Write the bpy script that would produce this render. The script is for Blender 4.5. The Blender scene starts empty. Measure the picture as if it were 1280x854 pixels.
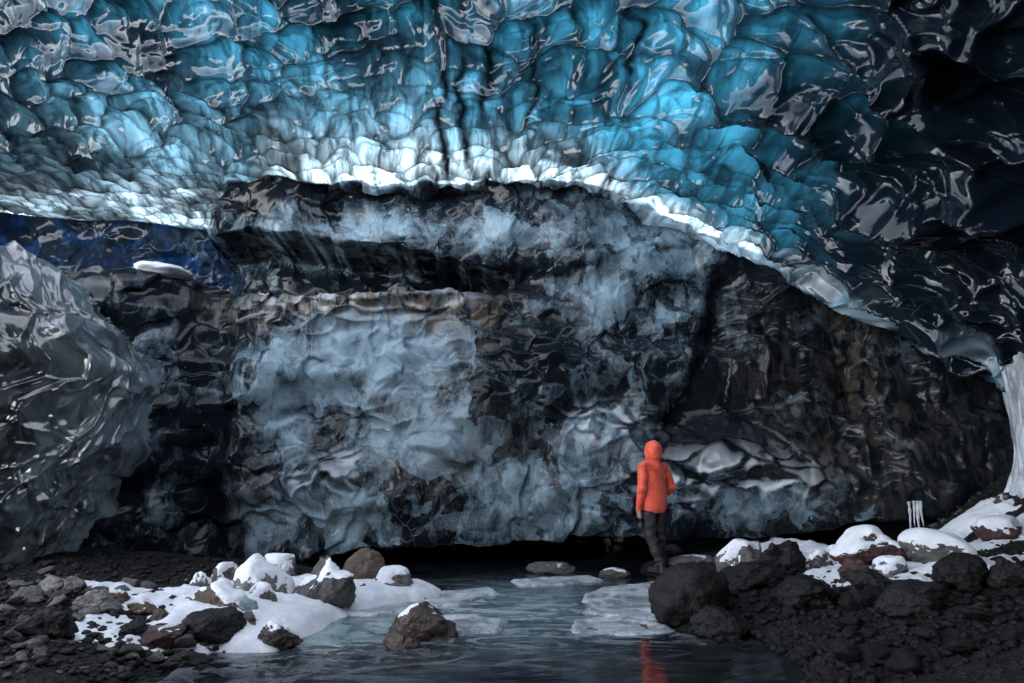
import bpy, math, random
import numpy as np
from mathutils import Vector, Matrix
random.seed(7)
R = math.radians
scene = bpy.context.scene
COL = scene.collection

# ------------------------------------------------------------------ camera
CAM_H, PITCH, LENS = 1.3, R(11), 24.0
cd = bpy.data.cameras.new('camera'); cam = bpy.data.objects.new('camera', cd); COL.objects.link(cam)
cd.lens = LENS; cd.sensor_width = 36; cd.clip_end = 500; cd.clip_start = 0.05
cam.location = (0, 0, CAM_H); cam.rotation_euler = (math.pi/2 + PITCH, 0, 0)
scene.camera = cam
F = 1280*LENS/36
def ray(px, py):
    dx, dv = (px-640)/F, (427-py)/F
    return np.array([dx, math.cos(PITCH)-dv*math.sin(PITCH), math.sin(PITCH)+dv*math.cos(PITCH)])
def aty(px, py, Y):
    d = ray(px, py); return np.array([0, 0, CAM_H]) + d*(Y/d[1])
def atz(px, py, Z=0.0):
    d = ray(px, py); return np.array([0, 0, CAM_H]) + d*((Z-CAM_H)/d[2])

# ------------------------------------------------------------------ noise
def ss(a, b, x):
    t = np.clip((x-a)/(b-a), 0, 1); return t*t*(3-2*t)
def _h(ix, iy, iz, seed):
    n = (ix.astype(np.int64)*374761393 + iy.astype(np.int64)*668265263 + iz.astype(np.int64)*2147483647 + seed*1274126177) & 0xffffffff
    n = ((n ^ (n >> 13))*1274126177) & 0xffffffff
    n = ((n ^ (n >> 16))*2246822519) & 0xffffffff
    return ((n ^ (n >> 15)) & 0xffffff)/float(0xffffff)
def noise2(x, y, seed=0):
    x0, y0 = np.floor(x), np.floor(y); fx, fy = x-x0, y-y0
    ux, uy = fx*fx*fx*(fx*(fx*6-15)+10), fy*fy*fy*(fy*(fy*6-15)+10)
    def g(i, j):
        a = _h(x0+i, y0+j, np.zeros_like(x0), seed)*2*np.pi
        return np.cos(a)*(fx-i)+np.sin(a)*(fy-j)
    a = g(0,0)*(1-ux)+g(1,0)*ux; b = g(0,1)*(1-ux)+g(1,1)*ux
    return (a*(1-uy)+b*uy)*1.4
def fbm2(x, y, o=4, seed=0, gain=.5):
    r = np.zeros_like(x); a = 1.0; f = 1.0
    for k in range(o):
        r += a*noise2(x*f+k*17.3, y*f-k*9.1, seed+k); a *= gain; f *= 2.03
    return r
def noise3(p, seed=0):
    i = np.floor(p); f = p-i; u = f*f*(3-2*f); r = 0
    for a in (0,1):
        for b in (0,1):
            for c in (0,1):
                w = (u[...,0] if a else 1-u[...,0])*(u[...,1] if b else 1-u[...,1])*(u[...,2] if c else 1-u[...,2])
                r = r + w*_h(i[...,0]+a, i[...,1]+b, i[...,2]+c, seed)
    return r*2-1
def fbm3(p, o=4, seed=0, gain=.5):
    r = 0; a = 1.0
    for k in range(o):
        r = r + a*noise3(p*(2.03**k)+k*11.7, seed+k); a *= gain
    return r
def dishes(x, y, seed=0, beta=10.0, offs=.25, jit=.85, asym=False, up_=1.9, dn=.75):
    """concave hollows meeting in ridges: soft minimum of squared distances to jittered centres.
    Returns height, a random value per hollow, closeness to the ridge line (0 on it), random facet tilt"""
    x0, y0 = np.floor(x), np.floor(y); acc = np.zeros_like(x); z = np.zeros_like(x0); vid = np.zeros_like(x); tl = np.zeros_like(x)
    f1 = np.full(x.shape, 9.0); f2 = np.full(x.shape, 9.0)
    for i in (-1,0,1):
        for j in ((-1,0,1,2) if asym else (-1,0,1)):
            cx, cy = x0+i, y0+j
            px = cx+.5+(_h(cx,cy,z,seed)-.5)*jit; py = cy+.5+(_h(cx,cy,z,seed+1)-.5)*jit
            rid = _h(cx,cy,z,seed+2); ex = x-px
            ey = y-py; t_ = (_h(cx,cy,z,seed+3)-.5)*ex+(_h(cx,cy,z,seed+4)-.5)*ey
            if asym: ey = np.where(ey > 0, ey*up_, ey*dn)         # arched upper edge, longer lower side
            d = ex**2+ey**2+rid*offs
            f2 = np.minimum(f2, np.maximum(f1, d)); f1 = np.minimum(f1, d)
            w = np.exp(-beta*d); acc += w; vid += w*rid; tl += w*t_
    return -np.log(acc+1e-12)/beta, vid/(acc+1e-12), f2-f1, tl/(acc+1e-12)

# ------------------------------------------------------------------ object helpers
def tag(o, label=None, cat=None, group=None, kind=None):
    if label: o['label'] = label
    if cat: o['category'] = cat
    if group: o['group'] = group
    if kind: o['kind'] = kind
    return o
def link(name, me, mat=None, parent=None, smooth=True):
    o = bpy.data.objects.new(name, me); COL.objects.link(o)
    if mat: me.materials.append(mat)
    if smooth and len(me.polygons): me.polygons.foreach_set('use_smooth', np.ones(len(me.polygons), bool))
    if parent: o.parent = parent
    return o
def empty(name, loc=(0,0,0), rz=0):
    o = bpy.data.objects.new(name, None); COL.objects.link(o); o.location = loc; o.rotation_euler = (0,0,rz)
    o.empty_display_size = .1
    return o
def mesh_np(name, V, Q):
    """V (n,3); Q (m,k) polygons all with k corners"""
    me = bpy.data.meshes.new(name); V = np.ascontiguousarray(V, np.float32); Q = np.ascontiguousarray(Q, np.int32)
    k = Q.shape[1]
    me.vertices.add(len(V)); me.vertices.foreach_set('co', V.ravel())
    me.loops.add(Q.size); me.loops.foreach_set('vertex_index', Q.ravel())
    me.polygons.add(len(Q)); me.polygons.foreach_set('loop_start', np.arange(0, Q.size, k, dtype=np.int32))
    me.polygons.foreach_set('loop_total', np.full(len(Q), k, np.int32))
    me.update(calc_edges=True); me.validate(); return me
def grid_quads(nr, nc):
    i = np.arange(nr*nc).reshape(nr, nc)
    return np.stack([i[:-1,:-1], i[:-1,1:], i[1:,1:], i[1:,:-1]], -1).reshape(-1, 4)
def attr(me, name, a):
    t = me.attributes.new(name, 'FLOAT' if a.ndim == 1 else 'FLOAT_VECTOR', 'POINT')
    t.data.foreach_set('value' if a.ndim == 1 else 'vector', np.ascontiguousarray(a, np.float32).ravel())
def grid_normals(P):
    du = np.gradient(P, axis=1); dv = np.gradient(P, axis=0); n = np.cross(du, dv)
    return n/(np.linalg.norm(n, axis=-1, keepdims=True)+1e-9)
def surface_nets(Fv, lo, h):
    s = Fv < 0; nx, ny, nz = Fv.shape
    cs = [(a,b,c) for a in (0,1) for b in (0,1) for c in (0,1)]
    sl = lambda A,a,b,c: A[a:nx-1+a, b:ny-1+b, c:nz-1+c]
    cnt = sum(sl(s,*c).astype(np.int8) for c in cs)
    act = (cnt > 0) & (cnt < 8); idx = -np.ones(act.shape, np.int64); I = np.argwhere(act); idx[act] = np.arange(len(I))
    acc = np.zeros((len(I),3)); num = np.zeros(len(I))
    for k, a in enumerate(cs):
        for b in cs[k+1:]:
            if sum(abs(np.array(a)-np.array(b))) != 1: continue
            fa = Fv[I[:,0]+a[0], I[:,1]+a[1], I[:,2]+a[2]]; fb = Fv[I[:,0]+b[0], I[:,1]+b[1], I[:,2]+b[2]]
            m = (fa < 0) != (fb < 0); t = np.where(m, fa/(fa-fb+1e-20*(fa == fb)), 0)
            p = np.array(a)+t[:,None]*(np.array(b)-np.array(a)); acc += p*m[:,None]; num += m
    V = (I+acc/np.maximum(num,1)[:,None])*h+np.array(lo)
    Q = []
    for ax in range(3):
        o1, o2 = [e for e in range(3) if e != ax]
        A = np.moveaxis(s, (ax,o1,o2), (0,1,2)); J = np.moveaxis(idx, (ax,o1,o2), (0,1,2))
        e = A[:-1,1:-1,1:-1] != A[1:,1:-1,1:-1]; K = np.argwhere(e)
        if not len(K): continue
        i, j, k = K[:,0], K[:,1]+1, K[:,2]+1
        q = np.stack([J[i,j-1,k-1], J[i,j,k-1], J[i,j,k], J[i,j-1,k]], 1)
        flip = ~A[i,j,k] if ax != 1 else A[i,j,k]
        q[flip] = q[flip][:,::-1]; Q.append(q)
    Q = np.concatenate(Q); Q = Q[(Q >= 0).all(1)]
    return V, Q
def grid3(lo, hi, h):
    ax = [np.arange(l, u+h, h) for l, u in zip(lo, hi)]
    return np.stack(np.meshgrid(*ax, indexing='ij'), -1)
def cap(P, a, b, ra, rb):
    a, b = np.array(a, float), np.array(b, float); d = b-a
    t = np.clip(((P-a)@d)/(d@d), 0, 1)
    return np.linalg.norm(P-a-t[...,None]*d, axis=-1)-(ra+(rb-ra)*t)
def ell(P, c, r):
    q = (P-np.array(c))/np.array(r); k = np.linalg.norm(q, axis=-1); return (k-1)*min(r)
def smin(a, b, k):
    h = np.clip(.5+.5*(b-a)/k, 0, 1); return b*(1-h)+a*h-k*h*(1-h)

# ------------------------------------------------------------------ materials
class NT:
    def __init__(s, name):
        s.m = bpy.data.materials.new(name); s.m.use_nodes = True; s.t = s.m.node_tree; s.t.nodes.clear()
    def n(s, ty, **kw):
        nd = s.t.nodes.new(ty)
        for k, v in kw.items():
            if k.startswith('i_'):
                key = k[2:]; key = int(key) if key.isdigit() else key.replace('_', ' ')
                s.set(nd.inputs[key], v)
            else: setattr(nd, k, v)
        return nd
    def set(s, sock, v):
        if isinstance(v, bpy.types.NodeSocket): s.t.links.new(v, sock)
        elif isinstance(v, bpy.types.Node): s.t.links.new(v.outputs[0], sock)
        else: sock.default_value = v
    def math(s, op, a, b=0.0, c=0.0, clamp=False):
        nd = s.n('ShaderNodeMath', operation=op, use_clamp=clamp); s.set(nd.inputs[0], a); s.set(nd.inputs[1], b); s.set(nd.inputs[2], c); return nd.outputs[0]
    def mr(s, v, a, b, c=0.0, d=1.0):
        nd = s.n('ShaderNodeMapRange', interpolation_type='SMOOTHSTEP'); s.set(nd.inputs[0], v)
        for i, x in zip((1,2,3,4), (a,b,c,d)): s.set(nd.inputs[i], x)
        return nd.outputs[0]
    def mix(s, f, a, b):
        nd = s.n('ShaderNodeMix', data_type='RGBA'); s.set(nd.inputs[0], f)
        s.set(nd.inputs[6], a if not isinstance(a, tuple) else (*a, 1)); s.set(nd.inputs[7], b if not isinstance(b, tuple) else (*b, 1)); return nd.outputs[2]
    def noise(s, vec, scale, detail=4, rough=.55, dist=0.0):
        nd = s.n('ShaderNodeTexNoise'); s.set(nd.inputs['Vector'], vec); nd.inputs['Scale'].default_value = scale
        nd.inputs['Detail'].default_value = detail; nd.inputs['Roughness'].default_value = rough; nd.inputs['Distortion'].default_value = dist; return nd.outputs[0]
    def scaled(s, vec, sc):
        nd = s.n('ShaderNodeMapping'); s.set(nd.inputs['Vector'], vec); nd.inputs['Scale'].default_value = sc; return nd.outputs[0]
    def att(s, name, vec=False):
        nd = s.n('ShaderNodeAttribute', attribute_name=name); return nd.outputs[1] if vec else nd.outputs[2]
    def bump(s, h, st, dist=.02, n=None):
        nd = s.n('ShaderNodeBump'); s.set(nd.inputs['Height'], h); nd.inputs['Strength'].default_value = st; nd.inputs['Distance'].default_value = dist
        if n is not None: s.set(nd.inputs['Normal'], n)
        return nd.outputs[0]
    def out(s, sh):
        o = s.n('ShaderNodeOutputMaterial'); s.t.links.new(sh if isinstance(sh, bpy.types.NodeSocket) else sh.outputs[0], o.inputs[0]); return s.m
    def pr(s, **kw):
        nd = s.n('ShaderNodeBsdfPrincipled')
        for k, v in kw.items(): s.set(nd.inputs[k.replace('_', ' ')], v if not (isinstance(v, tuple) and len(v) == 3) else (*v, 1))
        return nd

def ice_material(name, dark, cloud, silt=(.20,.155,.11), clear=(.04,.30,.50), ior=1.55, rough=.07, streak=(7,7,1.6), fine=1.0, tr=True, bumpk=1.0, stk=.75, fik=.55, facet=0.0):
    """glacier ice: dark clear ice, milky bubbly cloud, silt bands and sky light passing through its clearer parts, under a smooth wet surface"""
    t = NT(name); p = t.att('flow', True)
    cl, si, tl = t.att('cloud'), t.att('silt'), t.att('clear')
    big = t.noise(p, 1.1, 6, .62, .8)
    st = t.noise(t.scaled(p, streak), 1.0, 6, .62, .9)
    fi = t.noise(p, 16*fine, 6, .66, 1.4)
    pat = t.math('ADD', t.math('MULTIPLY', big, .75), t.math('ADD', t.math('MULTIPLY', st, stk), t.math('MULTIPLY', fi, fik)))
    v = t.math('ADD', t.math('SUBTRACT', pat, .38+.5*stk+.5*fik), t.math('SUBTRACT', t.math('MULTIPLY', cl, .75), .30))
    if facet:
        wv = t.n('ShaderNodeVectorMath', operation='ADD'); t.set(wv.inputs[0], p)
        nw = t.n('ShaderNodeTexNoise'); t.set(nw.inputs['Vector'], p); nw.inputs['Scale'].default_value = 2.2; nw.inputs['Detail'].default_value = 4
        sc_ = t.n('ShaderNodeVectorMath', operation='SCALE'); t.set(sc_.inputs[0], nw.outputs[1]); sc_.inputs['Scale'].default_value = .55; t.set(wv.inputs[1], sc_)
        for sc2, k_ in (((2.2,2.2,1.5), facet), ((6,6,4.5), facet*.7), ((15,15,9), facet*.25)):
            vc = t.n('ShaderNodeTexVoronoi'); t.set(vc.inputs['Vector'], t.scaled(wv.outputs[0], sc2)); vc.inputs['Scale'].default_value = 1.0
            v = t.math('ADD', v, t.math('MULTIPLY', t.math('SUBTRACT', t.n('ShaderNodeSeparateColor', i_0=vc.outputs['Color']).outputs[0], .5), k_))
    f = t.mr(v, -.22 if facet else -.12, .56 if facet else .5)
    ve = t.n('ShaderNodeTexVoronoi', feature='DISTANCE_TO_EDGE'); t.set(ve.inputs['Vector'], t.scaled(p, (1.3,1.3,.8))); ve.inputs['Scale'].default_value = 2.2
    crack = t.mr(ve.outputs['Distance'], .0, .012, 1, 0)
    crack = t.math('MULTIPLY', crack, t.mr(t.noise(p, 1.7, 2), .48, .62, 0, .8))
    c = t.mix(f, dark, cloud)
    c = t.mix(t.math('MULTIPLY', crack, t.math('MULTIPLY', cl, .8), clamp=True), c, tuple(min(1, x*1.35) for x in cloud))
    c = t.mix(t.math('MULTIPLY', si, t.mr(st, .42, .62)), c, silt)
    flk = t.noise(t.scaled(p, (26,26,9)), 1.0, 3, .6, .6)
    nrm = t.bump(t.math('ADD', fi, t.math('MULTIPLY', flk, .6)), .22*bumpk, .02)
    nrm = t.bump(st, .25*bumpk, .04, nrm)
    if facet:
        fk = t.noise(t.scaled(p, (34,34,10)), 1.0, 2, .5, .8)
        c = t.mix(t.math('MULTIPLY', t.mr(fk, .67, .78, 0, .7), t.mr(cl, .05, .5)), c, (.5,.58,.64))
    if facet: c = t.mix(t.att('frost_glint'), c, (.70,.75,.80))
    dif = t.n('ShaderNodeBsdfDiffuse'); t.set(dif.inputs['Color'], c); t.set(dif.inputs['Normal'], nrm)
    base = dif.outputs[0]
    if tr:
        trn = t.n('ShaderNodeBsdfTranslucent')
        tc = t.mix(t.att('white'), clear, (.36,.50,.58)); tc = t.mix(t.mr(st, .40, .58, .75, 0), tc, tuple(x*.15 for x in clear))
        t.set(trn.inputs['Color'], tc); t.set(trn.inputs['Normal'], nrm)
        mx = t.n('ShaderNodeMixShader'); t.set(mx.inputs[0], t.math('MULTIPLY', tl, .9)); t.set(mx.inputs[1], base); t.set(mx.inputs[2], trn.outputs[0]); base = mx.outputs[0]
    gl = t.n('ShaderNodeBsdfGlossy'); t.set(gl.inputs['Normal'], nrm); gl.inputs['Color'].default_value = (1,1,1,1)
    t.set(gl.inputs['Roughness'], t.math('ADD', t.math('MULTIPLY', f, .12), t.math('SUBTRACT', rough+(.06 if facet else 0), t.math('MULTIPLY', t.att('gloss'), .05 if facet else 0))))
    fr = t.n('ShaderNodeFresnel'); fr.inputs['IOR'].default_value = ior; t.set(fr.inputs['Normal'], nrm)
    mx = t.n('ShaderNodeMixShader'); t.set(mx.inputs[0], fr.outputs[0]); t.set(mx.inputs[1], base); t.set(mx.inputs[2], gl.outputs[0])
    return t.out(mx)

M = {}
M['ceiling'] = ice_material('roof_ice', (.006,.012,.020), (.34,.50,.60), clear=(.014,.092,.152), stk=.22, ior=1.40, rough=.05, streak=(5,1.6,1), fine=.4, bumpk=.35, fik=.18)
M['wall'] = ice_material('wall_ice', (.006,.009,.013), (.28,.395,.47), stk=.45, fik=.40, ior=1.27, rough=.06, bumpk=.28, facet=.34, clear=(.006,.035,.12))
M['buttress'] = ice_material('buttress_ice', (.012,.017,.022), (.17,.21,.24), clear=(.30,.39,.45), ior=1.8, rough=.06, streak=(5,5,2), stk=.5, fik=.4, bumpk=.5)

def rock_mat(name, a, b, rough=.75, sp=.4):
    t = NT(name); g = t.n('ShaderNodeTexCoord').outputs['Object']; r = t.n('ShaderNodeObjectInfo').outputs['Random']
    n1 = t.noise(g, 5, 6, .65); n2 = t.noise(g, 38, 5, .7)
    v = t.n('ShaderNodeTexVoronoi'); t.set(v.inputs['Vector'], g); v.inputs['Scale'].default_value = 60
    c = t.mix(t.mr(t.math('ADD', t.math('MULTIPLY', n1, .6), t.math('MULTIPLY', n2, .5)), .38, .72), a, b)
    c = t.mix(t.mr(n2, .62, .75, 0, .5), c, tuple(min(1, x*2.2) for x in b))
    c = t.mix(t.mr(t.noise(g, 90, 3, .7), .60, .72, 0, .55), c, tuple(min(1, x*3.2) for x in b))
    hs = t.n('ShaderNodeHueSaturation'); t.set(hs.inputs['Value'], t.mr(r, 0, 1, .7, 1.35)); t.set(hs.inputs['Color'], c)
    nr = t.bump(t.math('ADD', n2, t.math('MULTIPLY', v.outputs['Distance'], .4)), .7, .02); nr = t.bump(n1, .5, .06, nr)
    return t.out(t.pr(Base_Color=hs.outputs[0], Roughness=rough, Normal=nr, Specular_IOR_Level=sp))
M['rock'] = rock_mat('grey_rock', (.060,.056,.055), (.20,.19,.18))
M['dark_rock'] = rock_mat('dark_rock', (.0035,.0032,.0035), (.016,.0135,.0135), .55, .35)
M['brown_rock'] = rock_mat('brown_rock', (.05,.035,.028), (.13,.095,.075))
M['red_rock'] = rock_mat('red_rock', (.03,.014,.014), (.09,.045,.042), .65)
M['wet_rock'] = rock_mat('wet_rock', (.018,.012,.010), (.075,.045,.035), .16, .7)
t = NT('snow'); g = t.n('ShaderNodeTexCoord').outputs['Object']; n1 = t.noise(g, 9, 5, .6); n2 = t.noise(g, 120, 2, .6)
nr = t.bump(n2, .25, .004); nr = t.bump(n1, .4, .03, nr)
M['snow'] = t.out(t.pr(Base_Color=t.mix(t.math('MULTIPLY', t.mr(t.noise(g, 55, 4, .7), .60, .68), t.mr(t.noise(g, 2.3, 3, .6), .42, .60, .1, .85)), t.mix(t.mr(n1, .3, .7), (.72,.76,.82), (.85,.86,.89)), (.14,.13,.13)), Roughness=.6, Normal=nr, Specular_IOR_Level=.25))
t = NT('gravel_ground'); g = t.n('ShaderNodeTexCoord').outputs['Object']; n1 = t.noise(g, 3, 5, .6)
v = t.n('ShaderNodeTexVoronoi'); t.set(v.inputs['Vector'], g); v.inputs['Scale'].default_value = 22
v2 = t.n('ShaderNodeTexVoronoi'); t.set(v2.inputs['Vector'], g); v2.inputs['Scale'].default_value = 60
h = t.math('ADD', v.outputs['Distance'], t.math('MULTIPLY', v2.outputs['Distance'], .5))
M['gravel'] = t.out(t.pr(Base_Color=t.mix(t.mr(v.outputs['Color'], .2, .9), (.005,.0047,.005), (.022,.020,.0195)), Roughness=.75, Normal=t.bump(h, .9, .05), Specular_IOR_Level=.3))
t = NT('river_water'); g = t.n('ShaderNodeTexCoord').outputs['Object']
n1 = t.noise(t.scaled(g, (1.0,2.6,1)), 1.6, 4, .5, .6); n2 = t.noise(t.scaled(g, (1,3,1)), 7, 3, .5, .5)
nr = t.bump(n1, .20, .05); nr = t.bump(n2, .10, .012, nr); tq = t.att('milk')
c = t.mix(t.math('MULTIPLY', tq, t.mr(n1, .3, .65, .3, 1)), (.007,.009,.012), (.27,.42,.45))
sk = t.noise(t.scaled(g, (.9,2.0,1)), 1.5, 6, .6, 2.2); sk2 = t.noise(g, 18, 4, .65, .6)
sk = t.math('MULTIPLY', t.mr(t.math('ADD', sk, t.math('MULTIPLY', sk2, .25)), .60, .72), t.att('skim'))
c = t.mix(sk, c, (.40,.47,.50))
M['water'] = t.out(t.pr(Base_Color=c, Roughness=t.math('ADD', .08, t.math('MULTIPLY', sk, .3)), IOR=1.33, Normal=nr))
def sheet_mat(name, a, b, rough=.3):
    t = NT(name); g = t.n('ShaderNodeTexCoord').outputs['Object']; n1 = t.noise(g, 2.6, 6, .62, .8); n2 = t.noise(g, 26, 5, .65, .5)
    f = t.mr(t.math('ADD', t.math('MULTIPLY', n1, .7), t.math('MULTIPLY', n2, .35)), .4, .66); e = t.att('rim')
    f = t.math('MAXIMUM', f, t.math('MULTIPLY', e, t.mr(n2, .4, .6)))
    return t.out(t.pr(Base_Color=t.mix(f, a, b), Roughness=t.math('ADD', rough, t.math('MULTIPLY', f, .25)), Normal=t.bump(t.math('ADD', n2, n1), .35, .015), IOR=1.31))
M['sheet'] = sheet_mat('frosted_sheet_ice', (.16,.19,.21), (.62,.66,.70))
M['sheet_teal'] = sheet_mat('teal_sheet_ice', (.07,.13,.14), (.36,.46,.47), .2)
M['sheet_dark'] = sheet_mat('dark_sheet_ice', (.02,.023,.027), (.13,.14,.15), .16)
t = NT('white_ice'); g = t.n('ShaderNodeTexCoord').outputs['Object']; n1 = t.noise(t.scaled(g, (6,6,1.2)), 2, 6, .6, .6); n2 = t.noise(g, 30, 4, .6)
M['white_ice'] = t.out(t.pr(Base_Color=t.mix(t.mr(n1, .35, .65), (.22,.25,.28), (.66,.70,.74)), Roughness=.22, Normal=t.bump(t.math('ADD', n1, t.math('MULTIPLY', n2, .5)), .6, .03), IOR=1.4))
t = NT('blue_ice'); g = t.n('ShaderNodeTexCoord').outputs['Object']; n1 = t.noise(g, 14, 5, .6, .6)
M['blue_ice'] = t.out(t.pr(Base_Color=t.mix(t.mr(n1, .35, .65), (.10,.17,.20), (.38,.47,.50)), Roughness=.12, Normal=t.bump(n1, .6, .03), IOR=1.4))

# ------------------------------------------------------------------ terrain
RIV = [atz(*p)[:2] for p in [(90,930),(170,850),(215,826),(262,817),(330,813),(372,799),(400,778),(440,764),(520,750),(560,744),(520,737),(462,724),(468,706),(490,698)]]
RIV += [np.array(p, float) for p in [(-2.2,12.0),(-2.4,15),(3.4,15),(3.0,11.6)]]
RIV += [atz(*p)[:2] for p in [(800,706),(800,716),(842,726),(822,748),(818,772),(852,788),(940,796),(995,828),(1020,870),(1020,960)]]
RIV += [np.array(p, float) for p in [(1.6,1.0),(-1.9,1.0)]]
RIV = np.array(RIV)
def river_sd(x, y):
    d = np.full(x.shape, 1e9); ins = np.zeros(x.shape, bool); n = len(RIV)
    for i in range(n):
        a, b = RIV[i], RIV[(i+1) % n]; e = b-a
        t = np.clip(((x-a[0])*e[0]+(y-a[1])*e[1])/(e@e), 0, 1)
        d = np.minimum(d, np.hypot(x-a[0]-t*e[0], y-a[1]-t*e[1]))
        c = (a[1] > y) != (b[1] > y)
        with np.errstate(divide='ignore', invalid='ignore'):
            ins ^= c & (x < (b[0]-a[0])*(y-a[1])/(b[1]-a[1]+1e-12)+a[0])
    return np.where(ins, -d, d)
def T(x, y):
    x, y = np.broadcast_arrays(np.asarray(x, float), np.asarray(y, float)); x, y = x.copy(), y.copy()
    s = river_sd(x, y)+.05*fbm2(x*2.3, y*2.3, 3, 51)
    z = np.where(s > 0, .13*(1-np.exp(-np.maximum(s,0)/.25))+.035*np.minimum(np.maximum(s,0), 5), -.35*(1-np.exp(np.minimum(s,0)/.3)))
    on = ss(0, .5, s)
    z = z+on*(.05*fbm2(x*1.2, y*1.2, 4, 52))
    right = ss(2.4, 4.4, x)*.22+ss(4.5, 6.6, x)*ss(5.5, 8.6, y)*.85
    left = ss(-2.0, -4.8, x)*.12
    far = ss(11, 14, y)*ss(0, 1, np.abs(x))*.3
    return z+on*(right+left+far)-.75*ss(8.9,9.7,y)*ss(-1.5,-2.6,x)-.42*ss(8.7,9.3,y)*ss(3.8,4.8,x)*ss(6.7,5.9,x)
def hit(px, py):
    d = ray(px, py); lo, hi = 1.0, 40.0
    ts = np.linspace(2, 20, 1500); P = np.array([0,0,CAM_H])[None]+d[None]*ts[:,None]
    g = P[:,2]-np.maximum(T(P[:,0], P[:,1]), 0)
    k = np.argmax(g < 0) if (g < 0).any() else len(ts)-1
    return P[k]
def tz(x, y): return float(T(np.array([x]), np.array([y]))[0])

def axis(a, b, c, d, h, H):
    """fine spacing h on [b,c], coarser H outside"""
    return np.unique(np.concatenate([np.arange(a, b, H), np.arange(b, c, h), np.arange(c, d+H, H)]))
gx = axis(-60, -8, 8.5, 60, .05, 2.0); gy = axis(-60, 3.5, 13, 60, .05, 2.0)
X, Y = np.meshgrid(gx, gy)
me = mesh_np('ground', np.stack([X, Y, T(X, Y)], -1).reshape(-1,3), grid_quads(*X.shape))
tag(link('ground', me, M['gravel']), kind='structure')

# the river
gx = np.arange(-7, 8, .05); gy = np.arange(0, 16, .05); X, Y = np.meshgrid(gx, gy)
me = mesh_np('river', np.stack([X, Y, 0*X], -1).reshape(-1,3), grid_quads(*X.shape))
milk = np.zeros_like(X)
for px, py, rx, ry, a in [(650,752,90,22,1.0),(600,765,120,25,.7),(440,785,60,18,.9),(700,735,60,14,.7),(560,786,150,12,.35)]:
    c = atz(px, py); ex = atz(px+rx, py)[0]-c[0]; ey = atz(px, py-ry)[1]-c[1]
    milk = np.maximum(milk, a*np.exp(-(((X-c[0])/ex)**2+((Y-c[1])/ey)**2)))
milk *= .75+.6*fbm2(X*1.0+Y*.3+.4*fbm2(X*.8,Y*.8,2,62), Y*3.2, 4, 61)
skim = np.zeros_like(X)
for px, py, rx, ry, a in [(600,765,190,30,.9),(430,800,130,30,.6),(300,830,170,26,.15),(760,790,120,16,.6)]:
    c = atz(px, py); ex = atz(px+rx, py)[0]-c[0]; ey = atz(px, py-ry)[1]-c[1]
    skim = np.maximum(skim, a*np.exp(-(((X-c[0])/ex)**2+((Y-c[1])/ey)**2)))
attr(me, 'skim', skim.ravel()); attr(me, 'milk', np.clip(milk, 0, 1).ravel())
tag(link('river', me, M['water']), kind='structure')

# snow lying between the stones
def snow_sheet(x0, x1, y0, y1, blobs, seed, bias):
    gx = np.arange(x0, x1, .025); gy = np.arange(y0, y1, .025); X, Y = np.meshgrid(gx, gy); m = np.zeros_like(X)
    for px, py, rx, ry, a in blobs:
        c = hit(px, py); ex = abs(aty(px+rx, py, c[1])[0]-c[0]); ey = max(.25, abs(hit(px, py-ry)[1]-c[1]))
        m = np.maximum(m, a*np.exp(-(((X-c[0])/ex)**4+((Y-c[1])/ey)**4)))
    n = fbm2(X*2.1, Y*2.1, 5, seed, .6); n = n+.75*fbm2(X*8, Y*8, 3, seed+7); th = (m-bias+.30*n*(1.2-m))
    z = T(X, Y)+np.clip(th, -.4, 1)*.16
    z = np.where(river_sd(X, Y) < -.12, -.3, z)
    return X, Y, z
SN_L = [(370,770,150,22,1.0),(430,745,90,18,1.0),(260,775,70,16,.95),(180,752,90,14,.6),(310,748,100,14,.9),(500,737,50,9,1.0),(140,742,60,8,.7),(250,808,60,14,.62),(330,803,60,10,.9),(130,790,70,30,.55)]
SN_R = [(1090,690,70,18,.85),(1190,668,80,16,.9),(1260,672,60,14,.85),(1170,700,90,14,.66),(940,705,60,12,.7),(1030,700,50,14,.66),(1240,635,40,20,.4),(830,728,20,8,.9)]
for (x0,x1,y0,y1,b,sd_,bi) in [(-6.5,.2,4.6,11,SN_L,71,.42),(1.6,8,6.2,10.5,SN_R,72,.45)]:
    X, Y, z = snow_sheet(x0,x1,y0,y1,b,sd_,bi)
    me = mesh_np('snow', np.stack([X,Y,z],-1).reshape(-1,3), grid_quads(*X.shape))
    tag(link('snow', me, M['snow']), kind='structure')

# ------------------------------------------------------------------ ice ceiling
def lipcurve(x):
    k = []
    for px, py, Yd, bk in [(-1400,188,9.0,2.4),(-420,190,11.4,2.4),(0,194,11.4,2.4),(170,206,11.4,2.4),(420,234,11.3,2.2),(640,234,11.0,2.0),(740,238,10.9,1.2),(800,262,10.8,.5),(880,300,10.6,.1),(970,334,10.2,0),(1100,405,9.4,0),(1250,484,8.7,0),(1450,560,8.0,0),(1700,600,7.4,0)]:
        q = aty(px, py, Yd); k.append((q[0]*(Yd+bk)/Yd, Yd+bk, q[2]-.10*bk))
    k = np.array(k); return np.interp(x, k[:,0], k[:,1]), np.interp(x, k[:,0], k[:,2])
def smooth1(a, w):
    k = np.hanning(w); k /= k.sum(); return np.convolve(np.pad(a, w//2, 'edge'), k, 'valid')[:len(a)]
cx = np.concatenate([np.arange(-19, -12.5, .06), np.arange(-12.5, 9.2, .018)]); ly, lz = lipcurve(cx); ly, lz = smooth1(ly, 41), smooth1(lz, 41)
sv = np.concatenate([np.arange(-3.0, 0, .06), np.arange(0, 8.2, .018)])
ang = np.radians(7+46*ss(1.2, 5.6, sv)); ang[sv < 0] = np.radians(6)
ds = np.gradient(sv)
i0 = np.argmin(abs(sv))
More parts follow.
